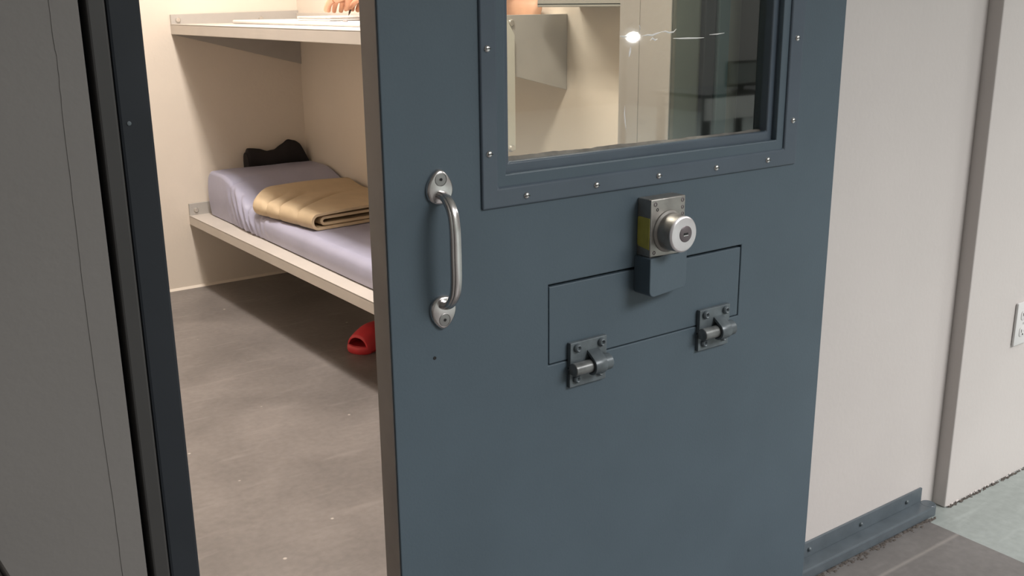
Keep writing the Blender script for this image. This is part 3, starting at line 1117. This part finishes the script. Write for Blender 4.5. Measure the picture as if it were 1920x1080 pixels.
# ------------------------------------------------------------------ things on the upper bunk
w = MB()
w.box(1.80, 2.205, 2.86, 4.72, 1.2935, 1.3095, bev=0.006, seg=3)
o = w.build('folded_sheet', M_WHITECLOTH, smooth=50)
tag(o, 'thin white bed sheet spread over the upper bunk', 'sheet')
w = MB()
for k in range(5):
    dx, dy = random.uniform(-.006, .006), random.uniform(-.006, .006)
    w.box(1.865 + dx, 2.10 + dx, 3.83 + dy, 4.14 + dy, 1.3100 + k * 0.0036, 1.3100 + (k + 1) * 0.0036 - 0.0003, bev=0.0006, seg=1)
o = w.build('writing_pad', M_PAPER)
tag(o, 'white paper pad under the writing hand on the upper bunk', 'paper')

w = MB()
w.lathe((1.858, 3.70, 1.3128), Vector((-0.14, -0.39, 0)), [(-0.002, 0.0), (0.008, 0.0032), (0.12, 0.0032), (0.124, 0.0026), (0.135, 0.0026), (0.135, 0)], 10)
pc = w.build('pencil', M_PENCIL, smooth=40)
tag(pc, 'short grey pencil lying on the white sheet near the bunk edge', 'pencil')

# ------------------------------------------------------------------ the person kneeling on the upper bunk
pr = empty('person', (2.03, 3.10, 1.31))
tag(pr, 'person kneeling on the upper bunk, bare feet behind, writing with both hands on paper', 'person')


def skin_body(name, joints, bones, root, material, parent, levels=2):
    me = bpy.data.meshes.new(name)
    keys = list(joints)
    me.from_pydata([joints[k][0] for k in keys], [(keys.index(a), keys.index(b)) for a, b in bones], [])
    o_ = bpy.data.objects.new(name, me)
    COL.objects.link(o_)
    o_.modifiers.new('skin', 'SKIN').use_smooth_shade = True
    for i, k in enumerate(keys):
        sv = me.skin_vertices[0].data[i]
        r_ = joints[k][1]
        sv.radius = (r_, r_) if not isinstance(r_, tuple) else r_
        sv.use_root = (k == root)
    sd = o_.modifiers.new('subdivision', 'SUBSURF')
    sd.levels = sd.render_levels = levels
    me.materials.append(material)
    put_under(o_, parent)
    return o_


J = {
    'pelvis': ((2.02, 3.10, 1.555), (0.125, 0.105)),
    'waist': ((2.02, 3.20, 1.685), (0.115, 0.09)),
    'chest': ((2.02, 3.36, 1.82), (0.135, 0.10)),
    'upper': ((2.02, 3.46, 1.90), (0.11, 0.085)),
    'neck': ((2.02, 3.545, 1.965), 0.052),
    'jaw': ((2.02, 3.625, 1.985), (0.066, 0.07)),
    'skull': ((2.02, 3.665, 2.035), (0.078, 0.09)),
    'crown': ((2.02, 3.66, 2.105), (0.055, 0.06)),
    'shl': ((1.865, 3.46, 1.87), 0.054), 'ell': ((1.965, 3.60, 1.60), 0.042), 'wrl': ((1.935, 3.80, 1.437), (0.030, 0.024)),
    'shr': ((2.155, 3.46, 1.87), 0.054), 'elr': ((2.150, 3.63, 1.60), 0.042), 'wrr': ((2.060, 3.82, 1.437), (0.030, 0.024)),
    'hil': ((1.965, 3.12, 1.500), 0.085), 'knl': ((1.975, 3.475, 1.395), 0.062), 'cal': ((1.970, 3.25, 1.372), 0.056), 'anl': ((1.955, 3.06, 1.350), 0.036), 'fol': ((1.955, 2.96, 1.345), (0.040, 0.030)), 'tol': ((1.960, 2.87, 1.338), (0.040, 0.018)),
    'hir': ((2.090, 3.12, 1.500), 0.085), 'knr': ((2.130, 3.475, 1.395), 0.062), 'car': ((2.135, 3.25, 1.372), 0.056), 'anr': ((2.165, 3.06, 1.356), 0.037), 'for': ((2.180, 2.95, 1.352), (0.044, 0.034)), 'tor': ((2.180, 2.855, 1.342), (0.050, 0.022)),
}
B = [('pelvis', 'waist'), ('waist', 'chest'), ('chest', 'upper'), ('upper', 'neck'), ('neck', 'jaw'), ('jaw', 'skull'), ('skull', 'crown'),
     ('upper', 'shl'), ('shl', 'ell'), ('ell', 'wrl'), ('upper', 'shr'), ('shr', 'elr'), ('elr', 'wrr'),
     ('pelvis', 'hil'), ('hil', 'knl'), ('knl', 'cal'), ('cal', 'anl'), ('anl', 'fol'), ('fol', 'tol'),
     ('pelvis', 'hir'), ('hir', 'knr'), ('knr', 'car'), ('car', 'anr'), ('anr', 'for'), ('for', 'tor')]
body = skin_body('body', J, B, 'pelvis', M_SKIN, pr, 2)


def hand(name, wrist, palm, fingers, thumb):
    jj = {'w': (wrist, (0.027, 0.022)), 'p': (palm, (0.034, 0.024))}
    bb = [('w', 'p')]
    for i, ch in enumerate(fingers):
        last = 'p'
        for k, c_ in enumerate(ch):
            key = 'f%d%d' % (i, k)
            jj[key] = (c_, (0.0122 - 0.0012 * k, 0.0115 - 0.0012 * k))
            bb.append((last, key))
            last = key
    last = 'w'
    for k, c_ in enumerate(thumb):
        key = 't%d' % k
        jj[key] = (c_, (0.0125 - 0.0015 * k,) * 2)
        bb.append((last, key))
        last = key
    return skin_body(name, jj, bb, 'w', M_SKIN, pr, 2)


# left hand steadies the paper, fingers spread and bent down
hand('hand', (1.935, 3.80, 1.437), (1.926, 3.855, 1.402), [
    [(1.900, 3.885, 1.392), (1.893, 3.908, 1.368), (1.893, 3.922, 1.345)],
    [(1.917, 3.898, 1.396), (1.913, 3.928, 1.370), (1.915, 3.942, 1.342)],
    [(1.938, 3.900, 1.395), (1.940, 3.930, 1.368), (1.941, 3.944, 1.340)],
    [(1.957, 3.890, 1.390), (1.965, 3.915, 1.366), (1.964, 3.928, 1.341)]],
    [(1.955, 3.838, 1.405), (1.968, 3.868, 1.375), (1.967, 3.892, 1.348)])
# right hand curled round the pen
hand('hand', (2.060, 3.82, 1.437), (2.035, 3.870, 1.402), [
    [(2.000, 3.886, 1.392), (1.988, 3.912, 1.372), (1.996, 3.922, 1.349)],
    [(2.014, 3.902, 1.396), (2.004, 3.932, 1.372), (2.003, 3.935, 1.348)],
    [(2.034, 3.908, 1.394), (2.026, 3.938, 1.368), (2.018, 3.928, 1.346)],
    [(2.054, 3.902, 1.388), (2.048, 3.930, 1.362), (2.036, 3.920, 1.344)]],
    [(2.018, 3.840, 1.402), (1.996, 3.868, 1.380), (1.991, 3.898, 1.356)])
# clothing and hair, close over the body
tj = {k: (J[k][0], tuple(1.10 * v for v in J[k][1])) for k in ('pelvis', 'waist', 'chest', 'upper')}
tj['shl'] = (J['shl'][0], 0.066)
tj['shr'] = (J['shr'][0], 0.066)
tj['sll'] = ((1.895, 3.505, 1.78), 0.062)
tj['slr'] = ((2.152, 3.51, 1.78), 0.062)
sh_ = skin_body('shirt', tj, [('pelvis', 'waist'), ('waist', 'chest'), ('chest', 'upper'), ('upper', 'shl'), ('upper', 'shr'), ('shl', 'sll'), ('shr', 'slr')], 'pelvis', M_SHIRT, pr, 2)
pj_ = {'pelvis': (J['pelvis'][0], (0.135, 0.118)), 'hil': (J['hil'][0], 0.096), 'hir': (J['hir'][0], 0.096),
       'kl': ((1.973, 3.38, 1.425), 0.080), 'kr': ((2.118, 3.38, 1.425), 0.080)}
skin_body('shorts', pj_, [('pelvis', 'hil'), ('pelvis', 'hir'), ('hil', 'kl'), ('hir', 'kr')], 'pelvis', M_TROUSERS, pr, 2)
hj = {'a': ((2.02, 3.625, 2.055), (0.084, 0.082)), 'b': ((2.02, 3.655, 2.105), (0.070, 0.072)), 'c': ((2.02, 3.585, 2.02), (0.070, 0.05))}
skin_body('hair', hj, [('a', 'b'), ('a', 'c')], 'a', M_HAIR, pr, 2)
for sx_ in (-1, 1):
    fc = MB()
    t_ = bmesh.new()
    bmesh.ops.create_uvsphere(t_, u_segments=12, v_segments=8, radius=0.012)
    fc.add(t_, Matrix.Translation((2.02 + sx_ * 0.030, 3.728, 2.005)))
    fc.build('eye', M_PAPER, pr, smooth=180)
nz = MB()
nz.prism([(-0.012, 0), (0.012, 0), (0, 0.035)], (2.02, 3.745, 1.975), (1, 0, 0), (0, 0.1, 1), (0, -1, -0.1), 0.03, bev=0.004)
nz.build('nose', M_SKIN, pr, smooth=60)
for sx_ in (-1, 1):
    er = MB()
    t_ = bmesh.new()
    bmesh.ops.create_uvsphere(t_, u_segments=12, v_segments=8, radius=0.03)
    er.add(t_, Matrix.Translation((2.02 + sx_ * 0.083, 3.64, 2.0)) @ Matrix.Diagonal((0.35, 0.7, 1, 1)))
    er.build('ear', M_SKIN, pr, smooth=180)

pn = MB()
A_, B_ = Vector((1.9965, 3.9215, 1.3292)), Vector((2.040, 3.905, 1.448))
pn.lathe(A_, B_ - A_, [(0, 0.0006), (0.012, 0.0036), (0.014, 0.0042), (0.124, 0.0042), (0.126, 0.003), (0.1265, 0)], 12)
o = pn.build('pen', M_PEN, smooth=40)
tag(o, 'dark pen held in the hand above the paper', 'pen')

# ------------------------------------------------------------------ steel shelf high on the cell wall
sf = empty('wall_shelf', (2.234, 2.4, 1.36))
tag(sf, 'grey green steel wall shelf in the cell beyond the door window', 'shelf')
w = MB()
w.box(2.06, 2.2335, 1.75, 2.71, 1.360, 1.372, bev=0.002)
w.box(2.06, 2.072, 1.75, 2.71, 1.365, 1.40, bev=0.002)
w.box(2.222, 2.2335, 1.75, 2.71, 1.365, 1.62, bev=0.002)
w.build('shelf_pan', M_CABINET, sf)
for y in (1.76, 2.697):
    w = MB()
    w.prism([(2.233, 1.366), (2.233, 1.62), (2.20, 1.62), (2.065, 1.40), (2.065, 1.366)], (0, y, 0), (1, 0, 0), (0, 0, 1), (0, 1, 0), 0.012)
    w.build('side_bracket', M_CABINET, sf)
bx_ = MB()
bx_.box(2.09, 2.21, 2.42, 2.56, 1.3725, 1.50, bev=0.012, seg=3)
o = bx_.build('toiletry_bag', M_DESKDARK, smooth=50)
tag(o, 'dark bag standing on the steel wall shelf in the cell', 'bag')

# ------------------------------------------------------------------ wall outlet at the right
ou = empty('wall_outlet', (2.752, 1.371, 0.49))
tag(ou, 'white double outlet on the cream wall at the right edge', 'outlet')
OX, OZ = 2.7545, 0.4905
w = MB()
w.prism(rrect(0.076, 0.126, 0.004), (OX, 1.3705, OZ), (1, 0, 0), (0, 0, 1), (0, -1, 0), 0.0075, bev=0.0022)
w.build('cover_plate', M_OUTLET, ou, smooth=30)
for dz in (0.0245, -0.0245):
    w = MB()
    w.prism(rrect(0.034, 0.029, 0.010), (OX, 1.3632, OZ + dz), (1, 0, 0), (0, 0, 1), (0, -1, 0), 0.0018, bev=0.0006)
    so2 = w.build('socket', M_OUTLET, ou, smooth=30)
    w = MB()
    w.box(OX - 0.0085, OX - 0.0065, 1.3608, 1.3618, OZ + dz - 0.002, OZ + dz + 0.007)
    w.box(OX + 0.0065, OX + 0.0085, 1.3608, 1.3618, OZ + dz - 0.001, OZ + dz + 0.006)
    w.lathe((OX, 1.3618, OZ + dz - 0.008), (0, -1, 0), [(0, 0.0026), (0.001, 0.0026), (0.001, 0)], 12)
    w.build('slots', M_BLACK, so2)
MB().lathe((OX, 1.3632, OZ), (0, -1, 0), [(0, 0.0032), (0.0012, 0.0030), (0.0018, 0)], 14).build('screw', M_CHROME, ou, smooth=40)

# ------------------------------------------------------------------ black bin at the lower left corner
bn = empty('waste_bin', (-0.03, 1.03, 0.0))
tag(bn, 'black bin whose rim corner shows at the lower left below the grey wall', 'bin')
w = MB()
bm = w.bm
rows = []
for z, s_ in ((0.0, 0.80), (0.02, 0.82), (0.80, 1.0), (0.80, 0.965), (0.03, 0.79)):
    rows.append([bm.verts.new(Vector((-0.0325, 1.03, z)) + Matrix.Rotation(0.0625, 3, 'Z') @ Vector((a * s_, b * s_, 0))) for a, b in rrect(0.30, 0.36, 0.03, 4)])
for A, Bq in zip(rows, rows[1:]):
    for k in range(len(A)):
        bm.faces.new((A[k], A[(k + 1) % len(A)], Bq[(k + 1) % len(A)], Bq[k]))
bm.faces.new(rows[0][::-1])
bm.faces.new(rows[-1])
w.build('bin_body', M_BIN, bn, smooth=40)
w = MB()
pth = [Vector((-0.0325, 1.03, 0.80)) + Matrix.Rotation(0.0625, 3, 'Z') @ Vector((a, b, 0)) for a, b in rrect(0.302, 0.362, 0.03, 4)]
w.tube(pth + [pth[0]], lambda i: ellipse(0.003, 0.003, 8), (0, 0, 1), cap=False)
w.build('bin_rim', M_BIN, bn, smooth=60)

# ------------------------------------------------------------------ dayroom furniture mirrored in the door glass
dk = empty('desk', (4.95, -1.75, 0))
tag(dk, 'white fronted desk across the corridor, mirrored in the door glass', 'desk')
w = MB()
w.box(4.435, 5.25, -2.0, -1.540, 0.82, 0.842, bev=0.003)
w.build('desk_top', M_DESKDARK, dk)
w = MB()
w.box(4.440, 5.23, -1.560, -1.540, 0.690, 0.82, bev=0.002)
w.build('front_panel', M_DESK, dk)
for x in (4.46, 5.17):
    for y in (-1.98, -1.60):
        MB().box(x, x + 0.04, y, y + 0.04, 0, 0.82, bev=0.002).build('leg', M_DESKDARK, dk)
mo = empty('monitor', (4.82, -1.62, 0.842))
tag(mo, 'small black framed monitor on the white fronted desk', 'monitor')
w = MB()
w.box(4.68, 4.97, -1.63, -1.61, 0.868, 1.022, bev=0.003)
w.build('housing', M_DESKDARK, mo)
w = MB()
w.box(4.70, 4.95, -1.6115, -1.6085, 0.886, 1.006)
w.build('screen', mat('grey_screen', (0.25, 0.27, 0.26), 0.4), mo)
w = MB()
w.box(4.77, 4.88, -1.66, -1.59, 0.842, 0.850, bev=0.002)
w.box(4.80, 4.84, -1.635, -1.615, 0.845, 0.875)
w.build('stand', M_DESKDARK, mo)
lm = empty('desk_lamp', (3.857, -1.60, 0))
tag(lm, 'bright small lamp head on a floor stand, glaring in the door glass', 'lamp')
w = MB()
w.lathe((3.857, -1.62, 0), (0, 0, 1), [(0, 0.12), (0.015, 0.12), (0.022, 0.02), (1.18, 0.012), (1.18, 0)], 24)
w.build('stand', M_DESKDARK, lm, smooth=40)
w = MB()
w.lathe((3.857, -1.64, 1.187), (-0.35, 1, 0), [(-0.02, 0.0), (-0.02, 0.02), (0.03, 0.04), (0.10, 0.055), (0.10, 0.05), (0.04, 0.036)], 24, cap=False)
w.build('lamp_shade', M_DESKDARK, lm, smooth=40)
w = MB()
t_ = bmesh.new()
bmesh.ops.create_uvsphere(t_, u_segments=20, v_segments=12, radius=0.03)
w.add(t_, Matrix.Translation((3.850, -1.545, 1.187)) @ Matrix.Diagonal((1.25, 0.8, 0.78, 1)))
w.build('bulb', M_LAMP, lm, smooth=180)
